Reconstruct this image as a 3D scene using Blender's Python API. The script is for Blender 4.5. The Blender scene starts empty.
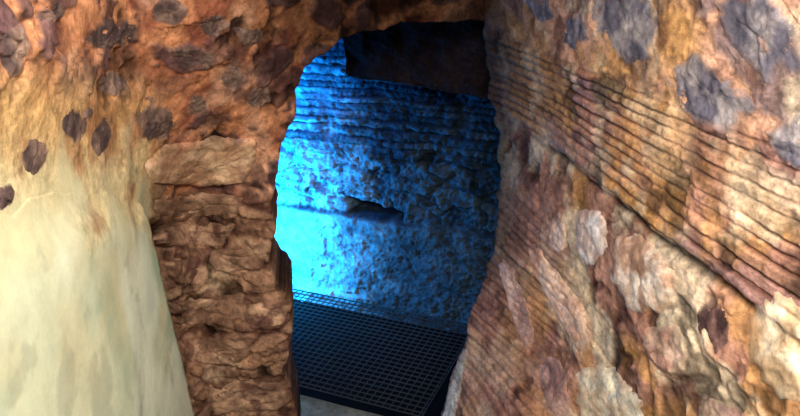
import bpy, bmesh, math, random
import numpy as np
from mathutils import Vector, Euler, Matrix
random.seed(3)
W,H,F=800.0,416.0,693.0
PITCH=math.radians(20.7); YAW=math.radians(-8.3)
CAM=np.array([0,0,1.7])
scene=bpy.context.scene
cd=bpy.data.cameras.new('camera'); cam=bpy.data.objects.new('camera',cd)
scene.collection.objects.link(cam); cam.location=CAM
cam.rotation_euler=Euler((math.pi/2-PITCH,0,YAW)); cd.sensor_width=36; cd.lens=36*F/W; cd.clip_start=0.02
scene.camera=cam
R=np.array(cam.rotation_euler.to_matrix())
try:
    scene.view_settings.view_transform='Standard'
except Exception: pass

def rays(px,py):
    px=np.asarray(px,float);py=np.asarray(py,float)
    d=np.stack([(px-W/2)/F,-(py-H/2)/F,-np.ones_like(px)],-1)
    return d@R.T
def dX(px,py,c): return c/rays(px,py)[...,0]
def dY(px,py,c): return c/rays(px,py)[...,1]
def dZ(px,py,z): return (z-CAM[2])/rays(px,py)[...,2]
def at(px,py,t): return CAM+rays(px,py)*np.asarray(t)[...,None]

# ---------- noise
rs=np.random.RandomState(7)
PERM=rs.permutation(512).astype(np.int64); RV=rs.rand(512,4)
def h3(i,j,k): return PERM[(PERM[(PERM[i&511]+j)&511]+k)&511]
def vnoise(P):
    i=np.floor(P).astype(np.int64); f=P-i; u=f*f*f*(f*(f*6-15)+10)
    r=0
    for a in(0,1):
        wa=u[:,0] if a else 1-u[:,0]
        for b in(0,1):
            wb=u[:,1] if b else 1-u[:,1]
            for c in(0,1):
                wc=u[:,2] if c else 1-u[:,2]
                r=r+wa*wb*wc*RV[h3(i[:,0]+a,i[:,1]+b,i[:,2]+c),0]
    return r*2-1
def fbm(P,s,o=4,g=.5):
    r=0;a=1;n=0
    for k in range(o):
        r=r+a*vnoise(P*s+k*17.3); n+=a; a*=g; s*=2.03
    return r/n
def voro(P,s,facet=False):
    Q=P*s; i=np.floor(Q).astype(np.int64)
    F1=np.full(len(Q),9.);F2=np.full(len(Q),9.);ID=np.zeros(len(Q),np.int64);FP=np.zeros_like(Q)
    for a in(-1,0,1):
        for b in(-1,0,1):
            for c in(-1,0,1):
                hh=h3(i[:,0]+a,i[:,1]+b,i[:,2]+c)
                fp=i+np.array([a,b,c])+RV[hh,:3]
                d=np.sqrt(((fp-Q)**2).sum(1))
                m=d<F1
                F2=np.where(m,F1,np.minimum(F2,d)); ID=np.where(m,hh,ID); F1=np.where(m,d,F1)
                FP[m]=fp[m]
    if facet:
        r=RV[ID]; return ((Q-FP)*(r[:,[1,2,3]]*2-1)).sum(1)+(r[:,0]-.5)*.6
    return F1,F2,RV[ID]
def ss(a,b,x):
    t=np.clip((x-a)/(b-a),0,1); return t*t*(3-2*t)
def lin(c):
    c=np.array(c,float)/255; return np.where(c<=.04045,c/12.92,((c+.055)/1.055)**2.4)
def mix(a,b,t): return a+(b-a)*np.asarray(t)[...,None]
def inpoly(x,y,poly):
    x=np.asarray(x);y=np.asarray(y);r=np.zeros(x.shape,bool);n=len(poly)
    for k in range(n):
        x1,y1=poly[k];x2,y2=poly[(k+1)%n]
        if y1==y2: continue
        c=((y1>y)!=(y2>y))&(x<(x2-x1)*(y-y1)/(y2-y1)+x1); r^=c
    return r
class TPS:
    def __init__(s,pts):
        p=np.array(pts,float); s.P=p[:,:2]/100; z=p[:,2]; n=len(p)
        K=s.k(s.P,s.P)+np.eye(n)*1e-4; Q=np.hstack([np.ones((n,1)),s.P])
        A=np.vstack([np.hstack([K,Q]),np.hstack([Q.T,np.zeros((3,3))])])
        s.w=np.linalg.solve(A,np.concatenate([z,np.zeros(3)]))
    def k(s,a,b):
        d2=((a[:,None]-b[None])**2).sum(2); return .5*d2*np.log(d2+1e-9)
    def __call__(s,x,y):
        sh=np.shape(x); q=np.stack([np.ravel(x),np.ravel(y)],1)/100
        r=s.k(q,s.P)@s.w[:len(s.P)]+s.w[-3]+q@s.w[-2:]
        return r.reshape(sh)

# ---------- materials
def rock_mat(name,rough=.85,bump=.5,fine=70,var=.35,spec=.25,stretch=(1,1,1)):
    # colour attribute = mineral colour, in places with painted shade and blue light, its alpha = surface roughness (0 smooth plaster .. 1 broken rock)
    m=bpy.data.materials.new(name);m.use_nodes=True;nt=m.node_tree;N=nt.nodes;L=nt.links
    b=N['Principled BSDF'];b.inputs['Roughness'].default_value=rough
    b.inputs['Specular IOR Level'].default_value=spec
    at_=N.new('ShaderNodeVertexColor');at_.layer_name='Col'
    tc=N.new('ShaderNodeTexCoord');mp=N.new('ShaderNodeMapping');mp.inputs['Scale'].default_value=stretch
    L.new(tc.outputs['Object'],mp.inputs['Vector'])
    n1=N.new('ShaderNodeTexNoise');n1.inputs['Scale'].default_value=fine;n1.inputs['Detail'].default_value=8;n1.inputs['Roughness'].default_value=.8
    n2=N.new('ShaderNodeTexNoise');n2.inputs['Scale'].default_value=fine*.3;n2.inputs['Detail'].default_value=10;n2.inputs['Roughness'].default_value=.75
    L.new(mp.outputs[0],n1.inputs['Vector']);L.new(mp.outputs[0],n2.inputs['Vector'])
    ad=N.new('ShaderNodeMath');ad.operation='ADD';L.new(n1.outputs[0],ad.inputs[0]);L.new(n2.outputs[0],ad.inputs[1])
    mr=N.new('ShaderNodeMapRange');mr.inputs[1].default_value=.8;mr.inputs[2].default_value=1.2;mr.inputs[3].default_value=-var;mr.inputs[4].default_value=var
    L.new(ad.outputs[0],mr.inputs[0])
    ma=N.new('ShaderNodeMath');ma.operation='MULTIPLY_ADD';ma.inputs[2].default_value=1.0
    L.new(mr.outputs[0],ma.inputs[0]);L.new(at_.outputs['Alpha'],ma.inputs[1])
    mx=N.new('ShaderNodeVectorMath');mx.operation='SCALE';L.new(at_.outputs[0],mx.inputs[0]);L.new(ma.outputs[0],mx.inputs['Scale'])
    L.new(mx.outputs[0],b.inputs['Base Color'])
    bs=N.new('ShaderNodeMath');bs.operation='MULTIPLY';bs.inputs[1].default_value=bump;L.new(at_.outputs['Alpha'],bs.inputs[0])
    bp=N.new('ShaderNodeBump');L.new(bs.outputs[0],bp.inputs['Strength']);bp.inputs['Distance'].default_value=.02
    L.new(ad.outputs[0],bp.inputs['Height']);L.new(bp.outputs[0],b.inputs['Normal'])
    return m
M_rock=rock_mat('rough_masonry',.95,.45,75,.5,.05); M_strata=rock_mat('layered_brickwork',.95,.38,80,.5,.05,stretch=(1,.8,1.2))
M_stone=rock_mat('field_stone',.9,.42,70,.45,.1); M_blue=rock_mat('chamber_stone',.9,.55,60,.45,.05)

def mkobj(name,verts,faces,mat,cols=None,smooth=True,**props):
    me=bpy.data.meshes.new(name); me.from_pydata([tuple(v) for v in verts],[],[tuple(f) for f in faces])
    if cols is not None:
        ca=me.color_attributes.new('Col','FLOAT_COLOR','POINT')
        c4=np.ones((len(verts),4));c4[:,:cols.shape[1]]=np.clip(cols,0,1); ca.data.foreach_set('color',c4.ravel())
    me.materials.append(mat)
    if smooth: me.polygons.foreach_set('use_smooth',[True]*len(me.polygons))
    me.update(); o=bpy.data.objects.new(name,me); scene.collection.objects.link(o)
    for k,v in props.items(): o[k]=v
    return o
def gridnormals(P):
    du=np.gradient(P,axis=1);dv=np.gradient(P,axis=0)
    n=np.cross(du,dv); n/=np.linalg.norm(n,axis=2,keepdims=True)+1e-12
    s=np.sign(((CAM-P)*n).sum(2)); return n*s[...,None]
def surface(name,x0,x1,y0,y1,step,depthf,dispcol,keep,mat,ext,**props):
    xs=np.arange(x0,x1+step,step);ys=np.arange(y0,y1+step,step)
    X,Y=np.meshgrid(xs,ys); P=at(X,Y,depthf(X,Y)); Nn=gridnormals(P)
    d,c=dispcol(X.ravel(),Y.ravel(),P.reshape(-1,3))
    V=P.reshape(-1,3)+Nn.reshape(-1,3)*d[:,None]
    h,w=X.shape
    K=keep(X.ravel(),Y.ravel(),P.reshape(-1,3)).reshape(h,w)
    idx=np.arange(h*w).reshape(h,w)
    fm=K[:-1,:-1]&K[1:,:-1]&K[:-1,1:]&K[1:,1:]
    f=np.stack([idx[:-1,:-1][fm],idx[1:,:-1][fm],idx[1:,1:][fm],idx[:-1,1:][fm]],1)
    used=np.unique(f);mp=-np.ones(h*w,int);mp[used]=np.arange(len(used))
    V=V[used];c=c[used];f=mp[f]
    e=np.concatenate([f[:,[0,1]],f[:,[1,2]],f[:,[2,3]],f[:,[3,0]]])
    es=np.sort(e,1);key=es[:,0]*len(V)+es[:,1]
    _,inv,cnt=np.unique(key,return_inverse=True,return_counts=True)
    be=e[cnt[inv]==1]; bv=np.unique(be)
    nb={}
    for a,b in be: nb.setdefault(a,[]).append(b);nb.setdefault(b,[]).append(a)
    for _ in range(4):
        nv={a:(V[a]*.4+.6*np.mean([V[q] for q in l],axis=0)) for a,l in nb.items()}
        for a,q in nv.items(): V[a]=q
    verts=[V];cols=[c];faces=[f];prev={a:a for a in bv};base=len(V)
    steps=6
    for s in range(1,steps+1):
        nvv=V[bv]+np.array(ext)*(s/steps)
        nvv=nvv+ (fbm(nvv,9.,3)*.012)[:,None]*np.array([1,0,1.])
        verts.append(nvv);cols.append(c[bv]*.8)
        cur={a:base+i for i,a in enumerate(bv)};base+=len(bv)
        faces.append(np.array([[prev[b],prev[a],cur[a],cur[b]] for a,b in be]))
        prev=cur
    return mkobj(name,np.concatenate(verts),np.concatenate(faces),mat,np.concatenate(cols),**props)

# ================= LEFT / FRONT WALL =================
cp=[]
for px in(-90,-20,60,125):
    for py in(-80,60,200,330,500): cp.append((px,py,float(dX(px,py,-.36 if py>100 else -.33))))
for py in (195,235): cp.append((146,py,float(dX(146,py,-.36))))
for px in(172,230,290):
    for py in(220,330,500): cp.append((px,py,float(dY(px,py,1.98))))
cp+=[(165,120,1.62),(230,110,1.78),(290,110,1.95),(200,20,1.45),(290,20,1.75),(350,10,1.95),(430,0,2.1),(520,0,2.25),(200,-80,1.3),(350,-80,1.7),(560,-80,2.1),(560,60,2.3)]
tl=TPS(cp)
open_poly=[(298,80),(312,62),(328,50),(345,40),(372,31),(405,26),(440,24),(475,20),(640,14),(640,620),(300,620),(298,416),(294,395),(287,370),(291,335),(289,300),(280,284),(273,268),(271,250),(276,228),(271,205),(277,180),(281,155),(284,135),(293,112)]
pl_poly=[(-120,196),(0,194),(60,194),(110,194),(134,196),(146,208),(152,224),(158,250),(170,305),(184,362),(196,416),(212,520),(-120,520)]
def plcol(x,y,P):
    cr=lin((198,198,164));gr=lin((164,176,148));ye=lin((200,178,128));wh=lin((226,226,200))
    c=mix(gr*np.ones((len(x),1)),cr,ss(-.25,.25,fbm(P,6.,4)))
    c=mix(c,ye,ss(.05,.5,fbm(P+8,4.5,4))*.4)
    c=mix(c,ye,ss(290,170,y+60*fbm(P,7,4))*.6)
    c=mix(c,wh,ss(.0,.3,fbm(P+30,3.,4))*.6*ss(190,270,y))
    c=mix(c,lin((146,140,116)),ss(.25,.5,fbm(P+60,9.,5,.6))*.4)
    return c*(1+.14*fbm(P,22.,5,.6))[:,None]
def pldisp(P): return fbm(P,2.5,2)*.004+fbm(P,9.,4)*.0006
def keep_l(x,y,P):
    n1=fbm(P,16.,4,.6)*8;n2=fbm(P+5,16.,4,.6)*7
    return ~inpoly(x+n1,y+n2,open_poly)
def dc_left(x,y,P,drop=True):
    Pw=P+np.stack([fbm(P,7.,4),fbm(P+3,7.,4),fbm(P+9,7.,4)],1)*.05
    Q=Pw*np.array([1,1,1.5])
    F1,F2,r=voro(Q,8.5); e=F2-F1
    fa=voro(Pw*np.array([1,1,1.4]),13.,True);fb=voro(Pw+7,34.,True)
    G1,G2,rg=voro((P+(Pw-P)*.4)*np.array([1,1,2.1]),10.5); eg_=G2-G1
    big=fbm(P,3.5,4);fine=fbm(P,24.,5,.65);mid=fbm(P+17,11.,4)
    left=ss(158,142,x)
    pill=ss(140,165,x+6*fine)*ss(185,205,y)
    mort=ss(50,125,y+20*big)*ss(178,132,x+25*mid)
    plz=ss(165,245,y+80*mid+50*fbm(P+63,5.,3))*left
    isst=ss(.45,.55,r[:,0])*ss(.05,.12,e)*(1-pill)
    d=isst*.006*(1-.8*mort)+fine*.004*(1-.6*mort)+mid*.006*(1-.7*mort)+big*.018*(1-.6*mort)
    d+=(fa*.005+fb*.002)*(1-.8*mort)
    L1=np.stack([P[:,0]*5,P[:,1]*5,P[:,2]*19],1)+np.stack([mid*.5]*3,1)
    lay=fbm(L1,1.,5,.5)
    rs_=ss(.03,.16,eg_)*ss(.2,.4,rg[:,0])
    d+=pill*(lay*.003+fa*.001+rs_*.012)
    pit=ss(.22,.45,fbm(P+31,13.,4)); d-=pit*.008*(1-.85*mort)*(1-.5*pill)
    under=(1-mort)
    d=d*(1-plz)+plz*pldisp(P)
    if drop: d-=.09*ss(216,236,y)*ss(178,156,x)
    org=lin((204,138,96));red=lin((154,92,68));dkb=lin((72,50,48));gold=lin((216,174,112));pk=lin((210,162,130));vio=lin((102,80,86));pale=lin((208,192,146))
    one=np.ones((len(x),1))
    c=mix(red*one,org,ss(-.25,.3,mid+.3*fine+.14))
    c=mix(c,pk,ss(.05,.4,fbm(P+11,8.,5))*.6)
    c=mix(c,mix(dkb*one,vio,r[:,1]),isst*.8*ss(.75,.35,mort))
    c=mix(c,dkb,ss(.08,.4,fbm(P+77,14.,4))*.75*under)
    c=mix(c,gold,mort*ss(-.5,.2,fbm(P+40,9,4)+.2)*.8)
    c=mix(c,pale,mort*ss(120,190,y+25*fine)*.75)
    c=mix(c,lin((158,104,70)),mort*ss(.05,.4,fbm(P+45,14,4))*.7)
    dark=lin((84,54,44)); tan=lin((174,132,98))
    pc=mix(dark*one,tan,ss(-.25,.45,lay*.6+.5*fine+.2*mid)); pc=mix(pc,mix(lin((92,62,54))*one,lin((166,126,98)),rg[:,1]),rs_*.75)
    pc=mix(pc,lin((66,40,34)),(1-ss(.0,.09,eg_))*.6)
    pc=mix(pc,lin((206,172,136)),ss(.18,.4,fbm(P+120,7.,5,.6))*.55)
    c=mix(c,pc,pill)
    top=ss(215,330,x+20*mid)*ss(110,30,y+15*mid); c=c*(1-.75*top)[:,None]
    c=c*(1-.7*pit*(1-.5*mort))[:,None]
    c=c*(1+.5*fine*(1-.5*mort)+.2*fb*(1-mort))[:,None]
    c=mix(c,plcol(x,y,P),plz)
    al=(1-.85*np.maximum(plz,mort*ss(150,205,y)*.6))
    return d,np.concatenate([c,al[:,None]],1)
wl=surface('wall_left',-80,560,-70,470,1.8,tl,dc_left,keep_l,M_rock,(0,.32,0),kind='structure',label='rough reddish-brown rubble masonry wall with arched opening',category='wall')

def dp(x,y):
    w=ss(215,330,y); return (tl(x,y)-.002)*(1-w)+dX(x,y,-.345)*w
def dp2(x,y):
    k=ss(132,146,x); return dp(x,y)*(1-k)+dX(x,y,-.352)*k
def keep_p(x,y,P): 
    n=fbm(P,10.,3)*10*ss(240,190,y); return inpoly(x+n*.2+fbm(P,20,2)*.6,y+n,pl_poly)
def dc_pl(x,y,P):
    d,c=dc_left(np.minimum(x,141.),y,P,False)
    return d-.010*ss(216,192,y+60*fbm(P+2,6,3)),c
surface('plaster_facing',-80,215,180,480,1.6,dp2,dc_pl,keep_p,M_rock,(-.05,.05,0),label='smooth pale cream lime plaster coating on lower masonry wall',category='plaster')

# ================= RIGHT WALL =================
cr=[]
for px in(560,640,720,800,880):
    for py in(-80,60,200,330,500):
        cr.append((px,py,float(dX(px,py,.66))-(.04 if py<100 else 0)))
cr+=[(480,-80,2.15),(482,0,2.2),(495,60,2.2),(510,130,2.2),(508,200,2.18),(495,260,2.18),(475,330,2.22),(445,416,2.25),(425,500,2.2),(530,416,1.9),(540,500,1.7),(540,300,1.95)]
tr=TPS(cr)
rpoly=[(476,-120),(480,0),(487,55),(495,100),(499,130),(500,165),(499,210),(496,240),(490,262),(480,290),(469,330),(455,372),(440,416),(422,520),(1000,520),(1000,-120)]
def keep_r(x,y,P): return inpoly(x+fbm(P,16.,4,.6)*7,y+fbm(P+3,16,3)*4,rpoly)
def dc_r(x,y,P):
    m=(P[:,2]-1.7)/-.66
    n=fbm(P,5.,3);fine=fbm(P,26.,5,.65);mid=fbm(P+17,10.,4)
    mm=m+n*.03
    Pw=P+np.stack([fbm(P,7.,4),fbm(P+3,7.,4),fbm(P+9,7.,4)],1)*.04
    fa=voro(Pw*np.array([1,.8,1.4]),11.,True);fb=voro(Pw+7,34.,True)
    zz=P[:,2]+.003*fbm(P,4.,3)+.001*fine
    zz=zz+.006*vnoise(np.stack([zz*25,zz*0,zz*0+3],1))
    q=zz/.024;cell=np.floor(q);fr=q-cell
    bid=RV[(cell.astype(int)*37)&511]
    brk=fbm(np.stack([P[:,1]*8,cell*3.1,cell*0],1),1.,4,.6)
    bl=.35+.3*bid[:,3]; bq=P[:,1]/bl+bid[:,0]*7; bfr=bq-np.floor(bq); brick=RV[(np.floor(bq).astype(int)*71+cell.astype(int)*13)&511]
    joint=ss(0,.03,bfr)*ss(1,.97,bfr)
    groove=ss(0,.24,fr)*ss(1.,.76,fr)*(.4+.6*joint)
    an=fbm(np.stack([P[:,0]*3,P[:,1]*3,zz*110],1),1.,4,.6)
    worn=ss(-.35,.05,fbm(P+71,5.,4)+.05)
    lo=.36+.05*mid
    band=ss(0,.06,mm-lo)*ss(.80,.75,mm)
    low=ss(.95,1.2,mm)*ss(590,545,x+25*n)
    strat=np.maximum(band,low*.8)*(.4+.6*worn)
    upper=1-ss(0,.06,mm-lo)
    rub=(1-np.maximum(band,low))*(1-upper)
    F1,F2,r=voro(Pw*np.array([1,1,1.5]),5.5);e=F2-F1
    d=strat*(groove*.0065+brick[:,0]*.005+brk*.0008)+strat*an*.0010
    d+=(1-strat)*ss(.02,.14,e)*r[:,0]*(.003+.006*rub)+(1-strat)*(fa*.003)+rub*(mid*.004)
    d+=fb*.0014+fine*.004*(1-.4*strat)+fbm(P+7,4.,3)*.006
    crack=np.exp(-((mm-.79)/.014)**2)*ss(520,560,x)*ss(-.3,.1,fbm(P+44,5,3)); d-=crack*.010
    pit=ss(.25,.5,fbm(P+21,12.,4)); d-=pit*.006*(1-.5*strat)
    mauve=lin((188,138,114));pink=lin((212,162,132));gold=lin((214,158,84));slate=lin((112,108,120));brn=lin((92,56,46));lil=lin((156,122,120));pale=lin((236,214,178))
    one=np.ones((len(x),1))
    cs=mix(mauve*one,lil,brick[:,1]); cs=mix(cs,brn,ss(.6,.9,brick[:,2])*.55);cs=mix(cs,pink,ss(.6,.9,brick[:,3])*.7); cs=mix(cs,brn,(1-groove)*.85*(.4+.6*worn)); cs=mix(cs,brn,ss(.05,.35,an)*.4)
    cs=mix(cs,gold,ss(-.1,.3,fbm(P+13,6.,4))*.6*(.3+.7*groove))
    cs=mix(cs,pale,ss(.08,.32,fbm(P+99,12.,4))*.4)
    cu=mix(pink*one,gold,ss(-.2,.3,fbm(P+3,7.,4))*.7); cu=mix(cu,slate,ss(.5,.6,r[:,1])*ss(.06,.2,e)*.6); cu=mix(cu,pale,ss(.05,.32,fbm(P+50,10,4))*.5);cu=mix(cu,brn,ss(.08,.38,fbm(P+59,12,4))*.7)
    cb=mix(brn*one,mauve,ss(-.35,.25,mid+.3*fa+.2*fine)*.85+.1);cb=mix(cb,mix(pink*one,mauve,r[:,3]),ss(.08,.3,e)*.35); cb=mix(cb,gold,ss(.0,.35,fbm(P+33,8,4))*.5); cb=mix(cb,pale,ss(.0,.28,fbm(P+61,6,5,.6))*.7);cb=mix(cb,brn,(1-ss(.0,.05,e))*.45)
    sw=strat[:,None]; uw=(upper*(1-strat))[:,None]; c=cs*sw+cu*uw+cb*(1-sw-uw)
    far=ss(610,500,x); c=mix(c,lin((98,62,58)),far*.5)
    edge=ss(545,492,x+12*mid)*ss(330,230,y); c=c*(1-.78*edge)[:,None]  # shade painted into the wall colour towards the opening edge
    c=c*(1-.65*pit)[:,None]*(1-.8*crack)[:,None]*(1+.6*fine+.15*fb)[:,None]
    return d,c
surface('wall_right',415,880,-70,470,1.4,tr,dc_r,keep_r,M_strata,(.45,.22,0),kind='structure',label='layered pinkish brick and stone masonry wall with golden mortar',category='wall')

# ================= EMBEDDED STONES =================
def stone(name,poly,depthf,bulge,col,col2,label,group,cat='stone',mat=None,flat=3.0,lift=0.0,follow=1.0,rim=.85,round_=.75,irr=.16):
    poly=np.array(poly,float); n=len(poly)
    out=[]
    for k in range(n):
        p0,p1,p2,p3=poly[k-1],poly[k],poly[(k+1)%n],poly[(k+2)%n]
        for t in np.linspace(0,1,12,endpoint=False):
            cm=.5*((2*p1)+(-p0+p2)*t+(2*p0-5*p1+4*p2-p3)*t*t+(-p0+3*p1-3*p2+p3)*t**3)
            out.append(round_*cm+(1-round_)*(p1+(p2-p1)*t))
    out=np.array(out);cen=out.mean(0);m=len(out);rings=18
    sz=np.linalg.norm(out-cen,axis=1).mean();seed=random.random()*50
    q3=np.stack([out[:,0]/10,out[:,1]/10,out[:,0]*0+seed],1)
    out=cen+(out-cen)*(1+irr*fbm(q3,1.,4,.55)*min(1.5,14/sz+.5))[:,None]
    rr=np.linspace(0,1,rings+1)[1:]
    pts=[cen]+[cen+(o-cen)*r for r in rr for o in out]; pts=np.array(pts)
    rad=np.concatenate([[0],np.repeat(rr,m)])
    def S(x,y): return at(x,y,depthf(x,y))
    P=S(pts[:,0],pts[:,1]); a=S(pts[:,0]+2,pts[:,1])-P;b=S(pts[:,0],pts[:,1]+2)-P
    N_=np.cross(a,b);N_/=np.linalg.norm(N_,axis=1,keepdims=True);N_*=np.sign(((CAM-P)*N_).sum(1))[:,None]
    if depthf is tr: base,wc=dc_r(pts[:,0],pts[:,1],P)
    else: base,wc=dc_left(pts[:,0],pts[:,1],S(pts[:,0],pts[:,1]),False)
    wc=wc[:,:3]
    base=base*follow+(1-follow)*base[-m:].mean()
    Pw=P+np.stack([fbm(P,7.,4),fbm(P+3,7.,4),fbm(P+9,7.,4)],1)*.05
    prof=(1-rad**(flat*1.8))**.6
    d=base-.003+(bulge+.003)*prof+voro(Pw+seed,16,True)*.0025*prof+fbm(P+seed,26,5,.65)*.0035*prof+lift*prof
    V=P+N_*d[:,None]
    back=P-N_*.05
    V=np.concatenate([V,back[-m:]]);
    c=mix(lin(col)*np.ones((len(V),1)),lin(col2),ss(-.25,.3,fbm(V+seed,16,5,.65)))
    c=c*(1+.45*fbm(V+seed,40,4))[:,None]
    wcx=np.concatenate([wc,wc[-m:]]);rx=np.concatenate([rad,np.ones(m)])
    c=mix(c,wcx,ss(.70,1.0,rx+.4*fbm(V+seed,20,3))*rim)
    f=[[0,1+k,1+(k+1)%m] for k in range(m)]
    for q in range(rings-1):
        for k in range(m): f.append([1+q*m+k,1+(q+1)*m+k,1+(q+1)*m+(k+1)%m,1+q*m+(k+1)%m])
    o0=1+(rings-1)*m;o1=1+rings*m
    for k in range(m): f.append([o0+k,o1+k,o1+(k+1)%m,o0+(k+1)%m])
    f.append([o1+k for k in range(m)][::-1])
    return mkobj(name,V,f,mat or M_stone,c,label=label,group=group,category=cat)
gl='dark stones set in the mortar wall'
dk=(84,66,62);dk2=(138,110,94)
for pl_ in [[(58,122),(70,108),(92,108),(88,128),(74,148),(64,138)],[(90,132),(104,116),(118,121),(112,142),(98,162),(88,150)],[(20,156),(28,138),(46,140),(46,158),(32,178),(22,170)],[(-6,190),(4,182),(14,188),(12,204),(2,212),(-6,206)],[(132,112),(150,96),(168,104),(176,130),(160,148),(142,140)],[(188,98),(200,90),(208,104),(200,118),(188,112)],[(0,30),(16,20),(28,44),(22,74),(6,82),(-2,60)],[(80,38),(104,18),(138,22),(142,42),(116,52),(92,50)],[(164,50),(186,40),(216,50),(210,64),(182,68)],[(150,8),(170,-4),(188,8),(178,26),(156,24)],[(222,70),(234,60),(244,76),(232,90),(220,84)],[(234,30),(254,24),(266,38),(248,50)],[(106,78),(122,70),(132,82),(122,98),(108,94)],[(30,10),(56,0),(66,16),(48,28),(32,24)],[(248,88),(266,80),(272,98),(258,110),(246,104)],[(200,22),(220,12),(230,24),(216,36),(202,34)]]:
    stone('embedded_stone',pl_,tl,.002,dk,dk2,'dark grey-brown stone set nearly flush in yellowish mortar',gl,follow=.9,rim=.9)
stone('ledge_slab',[(150,180),(158,150),(200,142),(254,141),(258,158),(246,180),(215,186),(175,185)],lambda x,y:tl(x,y)-.008,.008,(180,136,102),(214,176,138),'flat orange-tan stone slab set in top of the pillar','slabs in pillar',flat=7,follow=.5,rim=.6)
for pl_,cc in [([(158,200),(200,194),(244,196),(240,212),(190,216),(160,214)],0),([(163,228),(205,222),(235,224),(225,244),(170,246)],1),([(212,250),(262,244),(264,266),(216,270)],0),([(172,262),(204,258),(206,280),(176,284)],1),([(180,300),(235,292),(245,298),(240,318),(186,322)],0),([(246,304),(284,302),(282,324),(248,326)],1),([(190,340),(240,336),(246,358),(196,362)],0),([(205,384),(250,378),(288,384),(284,408),(210,410)],1)]:
    stone('pillar_stone',pl_,tl,.007,(104,72,60) if cc else (134,100,78),(178,140,110),'brown weathered block in the crumbling pillar','blocks of the pillar',flat=5,follow=.4,rim=.5)
gr_='pale stones in the lower brick wall'
for pl_,c1,c2,lb,bu,rm in [
 ([(550,222),(560,214),(568,236),(564,252),(552,248)],(186,150,132),(224,196,178),'small pale pink stone in rubble band',.004,.6),
 ([(576,214),(598,211),(609,232),(603,258),(588,265),(576,244)],(204,178,162),(246,236,224),'whitish weathered stone beside brick courses',.006,.6),
 ([(613,242),(636,232),(666,259),(682,290),(662,311),(636,314),(613,282)],(184,142,114),(244,226,204),'large tan stone with white crust under mortar seam',.009,.6),
 ([(530,262),(543,250),(588,316),(594,342),(578,348)],(200,150,122),(230,196,170),'long narrow pinkish brick set on edge',.006,.5),
 ([(500,268),(512,262),(536,330),(530,352),(518,330)],(150,116,108),(190,158,146),'long narrow mauve brick set on edge',.004,.6),
 ([(698,308),(722,298),(735,330),(727,363),(707,359),(698,332)],(74,52,50),(124,92,82),'rough brown stone with dark hollow',.001,.7),
 ([(750,306),(790,294),(840,328),(850,396),(804,406),(758,376)],(210,176,136),(242,226,194),'large cream stone at the wall foot',.007,.6),
 ([(648,328),(677,325),(691,357),(679,382),(659,375),(646,346)],(168,126,108),(216,180,154),'reddish block in the lower masonry',.005,.7),
 ([(576,375),(604,365),(641,392),(651,440),(590,440)],(214,186,150),(242,228,198),'pale cream stone low in the wall',.007,.6),
 ([(706,398),(750,414),(782,440),(735,455),(706,428)],(164,126,114),(210,176,152),'purplish brown block at the wall foot',.005,.7),
 ([(455,372),(464,352),(469,356),(460,398),(452,430),(441,430)],(140,136,132),(190,188,182),'pale narrow kerb stone beside the floor grating',.004,.4),
 ([(540,362),(558,360),(572,398),(566,430),(548,410)],(128,96,92),(176,142,130),'purplish brick in the lower courses',.004,.7)]:
    stone('embedded_stone',pl_,tr,bu,c1,c2,lb,gr_,flat=2.6,follow=.8,rim=rm,irr=.24)
gu='grey stones in the upper masonry'
for pl_ in [[(592,-6),(640,-14),(660,18),(652,64),(618,62),(596,28)],[(670,66),(700,50),(740,78),(758,112),(730,142),(692,124),(672,94)],[(712,-6),(760,-16),(800,20),(806,74),(768,86),(730,46)],[(560,20),(582,12),(594,40),(580,52),(562,42)],[(522,0),(545,-6),(556,18),(540,24)],[(766,126),(806,108),(838,150),(800,174),(772,152)]]:
    stone('embedded_stone',pl_,tr,.002,(104,98,108),(166,154,150),'flat blue-grey stone pressed into golden-pink mortar',gu,flat=5,follow=.9,rim=.95,round_=.3,irr=.2)

# ================= CHAMBER =================
A=at(275,280,dZ(275.,280.,0.));B=at(467,318,dZ(467.,318.,0.))
u=(B-A);u/=np.linalg.norm(u);nrm=np.array([u[1],-u[0],0.])
if nrm@(CAM-A)<0:nrm=-nrm
def bw(s,z,o=0): return A+u*s+np.array([0,0,z])+nrm*o
ns,nz=500,540
S_,Z_=np.meshgrid(np.linspace(-.9,1.5,ns),np.linspace(-.3,2.25,nz))
P=(A+S_[...,None]*u+Z_[...,None]*np.array([0,0,1.])).reshape(-1,3)
s=S_.ravel();z=Z_.ravel()
n=fbm(P,5,3);fine=fbm(P,26.,5,.65);mid=fbm(P+7,10.,4)
zz=z+.014*n+.005*fine
courses=ss(.76,.84,zz+.06*n)
q=(zz+.014*vnoise(np.stack([zz*14,zz*0,zz*0],1)))/.036;cell=np.floor(q);fr=q-cell;bid=RV[(cell.astype(int)*53)&511]
bq=s/(.4+.4*bid[:,3])+bid[:,1]*5;bfr=bq-np.floor(bq);brick=RV[(np.floor(bq).astype(int)*71+cell.astype(int)*13)&511]
gro=ss(0,.25,fr)*ss(1,.75,fr)*(.5+.5*ss(0,.03,bfr)*ss(1,.97,bfr))
keepc=ss(-.5,-.05,fbm(P+140,6.,4))
Pw=P+np.stack([fbm(P,7.,4),fbm(P+3,7.,4),fbm(P+9,7.,4)],1)*.07
F1,F2,r=voro(Pw*np.array([1,1,1.8])+.3,4.5);e=F2-F1
fa=voro(Pw*np.array([1,1,1.6]),9.,True);fb=voro(Pw+7,28.,True)
midz=ss(.45,.49,zz)*(1-courses)
lowz=1-ss(.44,.46,zz)
an=fbm(np.stack([P[:,0]*4,P[:,1]*4,zz*45],1),1.,4,.6)
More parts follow.
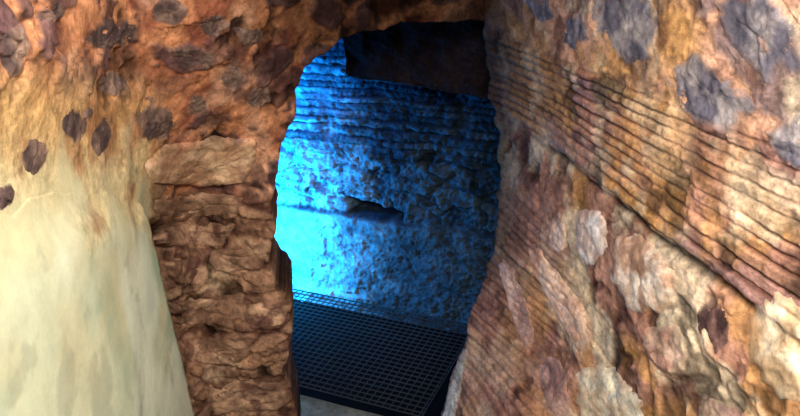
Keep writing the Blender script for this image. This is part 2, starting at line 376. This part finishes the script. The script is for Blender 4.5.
d=courses*(gro*.012*keepc+brick[:,0]*.018*keepc+an*.010+fa*.006)+midz*(ss(.02,.12,e)*.022*r[:,0]+fa*.016+mid*.018+an*.012-.012)+lowz*(.026+fa*.005+mid*.005)+fine*.015*(1-.3*lowz)+fb*.007*(1-lowz*.4)+fbm(P+5,3.5,3)*.02
sn=.35*fbm(P+2,14,3)
slot=ss(1.1,.8,np.abs((z-.485+.02*(s-.5))/(.045*(1+sn)*(1-.5*ss(.5,.75,s)))))*ss(.44,.48,s+.03*fine)*ss(.78,.70,s+.05*mid)
d-=slot*.12
pit=ss(.22,.5,fbm(P+12,12,5,.6))*ss(-.1,.4,s)*(1-.6*lowz)*(1-.4*courses); d-=pit*.014
g1=lin((186,218,236));g2=lin((62,94,124))  # stone tones tinted blue, so the lamps' hue is partly painted in
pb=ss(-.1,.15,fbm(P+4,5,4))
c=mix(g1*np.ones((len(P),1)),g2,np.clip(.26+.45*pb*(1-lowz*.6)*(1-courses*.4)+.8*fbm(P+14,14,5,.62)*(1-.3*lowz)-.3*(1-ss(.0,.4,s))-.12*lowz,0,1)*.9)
c=mix(c,g2*.12,courses*(1-gro)*.95*keepc);c=mix(c,g2*.5,courses*ss(.4,.9,brick[:,2])*.6)
c=mix(c,g1,midz*ss(.06,.14,e)*ss(.5,.9,r[:,1])*.6)
c=mix(c,g2*.25,courses*ss(.0,.4,an)*.6)
c=mix(c,g2*.25,midz*(ss(.05,.4,an)*.5+(1-ss(.0,.07,e))*.5))
c=mix(c,lin((14,18,36)),np.clip(slot+pit*.7+np.exp(-((zz-.455)/.014)**2)*.85*ss(.85,.6,s),0,1)*.9)
c=mix(c,g2*.12,ss(.14,.74,s+.16*mid)*.92)  # lamp falloff painted into the stone colour, darker to the right
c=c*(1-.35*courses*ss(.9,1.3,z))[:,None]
c=c*(1+.6*fine+.2*fb)[:,None]
V=P+nrm*d[:,None]
idx=np.arange(ns*nz).reshape(nz,ns)
f=np.stack([idx[:-1,:-1].ravel(),idx[:-1,1:].ravel(),idx[1:,1:].ravel(),idx[1:,:-1].ravel()],1)
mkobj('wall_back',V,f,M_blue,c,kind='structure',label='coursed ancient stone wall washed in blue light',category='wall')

def box_obj(name,corners,mat,col,disp=0,amp=1,**pr):
    o,a,b,c_=[np.array(t,float) for t in corners]
    bm=bmesh.new();bmesh.ops.create_cube(bm,size=1)
    for v in bm.verts:
        t=np.array(v.co)+.5; v.co=Vector(o+a*t[0]+b*t[1]+c_*t[2])
    if disp:
        bmesh.ops.bevel(bm,geom=bm.edges[:],offset=disp,segments=2,affect='EDGES')
        bmesh.ops.subdivide_edges(bm,edges=bm.edges[:],cuts=24,use_grid_fill=True)
        co=np.array([v.co[:] for v in bm.verts]);bm.normal_update();dd=fbm(co,12,5,.6)*disp*amp
        for v,k in zip(bm.verts,dd): v.co+=v.normal*k
    bmesh.ops.recalc_face_normals(bm,faces=bm.faces[:])
    me=bpy.data.meshes.new(name);bm.to_mesh(me);bm.free();me.materials.append(mat)
    ca=me.color_attributes.new('Col','FLOAT_COLOR','POINT');cc=np.ones((len(me.vertices),4));cc[:,:3]=lin(col)
    if disp:
        co=np.array([v.co[:] for v in me.vertices]);cc[:,:3]*=(1+.8*fbm(co,14,5,.65))[:,None]
    ca.data.foreach_set('color',cc.ravel())
    ob=bpy.data.objects.new(name,me);scene.collection.objects.link(ob)
    for k,v in pr.items():ob[k]=v
    return ob
def bwpix(px,py,off):
    r_=rays(px,py); t=((A+nrm*off-CAM)@nrm)/(r_@nrm); return CAM+r_*t
off=.32
L0=bwpix(344,76,off);L1=bwpix(505,100,off);T0=bwpix(346,5,off)
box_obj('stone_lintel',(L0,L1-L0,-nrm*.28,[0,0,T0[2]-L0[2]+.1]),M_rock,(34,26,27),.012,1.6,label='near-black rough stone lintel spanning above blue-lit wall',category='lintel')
box_obj('ceiling',((-1.2,2.45,2.25),(3,0,0),(0,1.6,0),(0,0,.1)),M_rock,(60,46,40),kind='structure')
box_obj('wall_chamber_left',((-.95,2.35,-.5),(.1,0,0),(0,1.3,0),(0,0,2.75)),M_blue,(120,115,110),kind='structure')

Tt=at(298,386,dZ(298.,386.,.02)); wD=float((Tt-A)@nrm)-.06-.03
g0=A-u*.35+nrm*.06; wS=1.5
box_obj('floor_pit',((-1.4,1.9,-.16),(3.4,0,0),(0,1.9,0),(0,0,.08)),M_rock,(12,11,14),kind='structure')
mt=bpy.data.materials.new('dark_metal');mt.use_nodes=True;nt=mt.node_tree;b=nt.nodes['Principled BSDF'];b.inputs['Metallic'].default_value=.0;b.inputs['Roughness'].default_value=1;b.inputs['Specular IOR Level'].default_value=.0
nn=nt.nodes.new('ShaderNodeTexNoise');nn.inputs['Scale'].default_value=9;rp=nt.nodes.new('ShaderNodeValToRGB');rp.color_ramp.elements[0].color=(.014,.014,.016,1);rp.color_ramp.elements[1].color=(.055,.053,.055,1)
nt.links.new(nn.outputs[0],rp.inputs[0]);nt.links.new(rp.outputs[0],b.inputs['Base Color'])
def bars(name,parent,lst,**pr):
    vs=[];fs=[]
    for (o,a,b_,c_) in lst:
        k=len(vs)
        for t in[(0,0,0),(1,0,0),(1,1,0),(0,1,0),(0,0,1),(1,0,1),(1,1,1),(0,1,1)]: vs.append(np.array(o)+np.array(a)*t[0]+np.array(b_)*t[1]+np.array(c_)*t[2])
        for q in[(0,3,2,1),(4,5,6,7),(0,1,5,4),(1,2,6,5),(2,3,7,6),(3,0,4,7)]: fs.append([k+i for i in q])
    o=mkobj(name,vs,fs,mt,None,False,**pr); o.parent=parent; return o
eg=bpy.data.objects.new('metal_grate',None);scene.collection.objects.link(eg);eg['label']='dark square-mesh metal grating floor panel below blue wall';eg['category']='grate'
p=.031; bwid=.004; zt=np.array([0,0,.003])
lst=[]
k=0
while k*p<wS: lst.append((g0+u*k*p,u*bwid,nrm*wD,zt));k+=1
k=0
while k*p<wD-.01: lst.append((g0+nrm*k*p,u*wS,nrm*bwid,zt+[0,0,.001]));k+=1
bars('mesh_panel',eg,lst)
fr_=.005
bars('frame',eg,[(g0-nrm*fr_-u*fr_,u*(wS+2*fr_),nrm*fr_,zt*1.2),(g0+nrm*wD-u*fr_,u*(wS+2*fr_),nrm*fr_,zt*1.2),(g0-u*fr_,u*fr_,nrm*wD,zt*1.2),(g0+u*wS,u*fr_,nrm*wD,zt*1.2)])
th0=g0+nrm*(wD+.014)
box_obj('floor',((th0+u*(-.3)-[0,0,.16]),(u*1.9),(nrm*1.6),(0,0,.12)),M_blue,(120,114,96),.01,.5,kind='structure')
box_obj('stone_threshold',(th0+u*.15-[0,0,.022],u*.58,nrm*.3,(0,0,.026)),M_blue,(186,182,150),.005,label='worn grey-green stone threshold slab at edge of grating',category='threshold')

# ================= LIGHTS =================
def light(name,loc,tgt,size,e,col,ty='AREA',spread=180):
    l=bpy.data.lights.new(name,ty);l.energy=e;l.color=col
    if ty=='AREA': l.size=size;l.spread=math.radians(spread)
    else: l.shadow_soft_size=size
    o=bpy.data.objects.new(name,l);scene.collection.objects.link(o);o.location=loc
    o.rotation_euler=(Vector(tgt)-Vector(loc)).to_track_quat('-Z','Y').to_euler();return o
light('left_room_light',(.42,-.1,2.2),(-.55,1.05,1.15),.5,15,(1,.97,.92),spread=88)
light('right_room_light',(-.02,-.05,2.1),(.80,1.0,1.05),.55,16,(1,.955,.90),spread=96)
light('blue_lamp',bw(-.18,.31,.33),bw(.04,.29),.08,40,(.003,.42,1),spread=170)
light('blue_lamp_upper',bw(-.05,1.20,.48),bw(.12,1.10),.08,15,(.002,.27,1),spread=170)
light('blue_spill',bw(-.14,.45,.44),bw(.1,.3),.05,30,(.003,.32,1),'POINT')
w=bpy.data.worlds.new('world');scene.world=w;w.use_nodes=True;w.node_tree.nodes['Background'].inputs[0].default_value=(.60,.52,.48,1);w.node_tree.nodes['Background'].inputs[1].default_value=.12
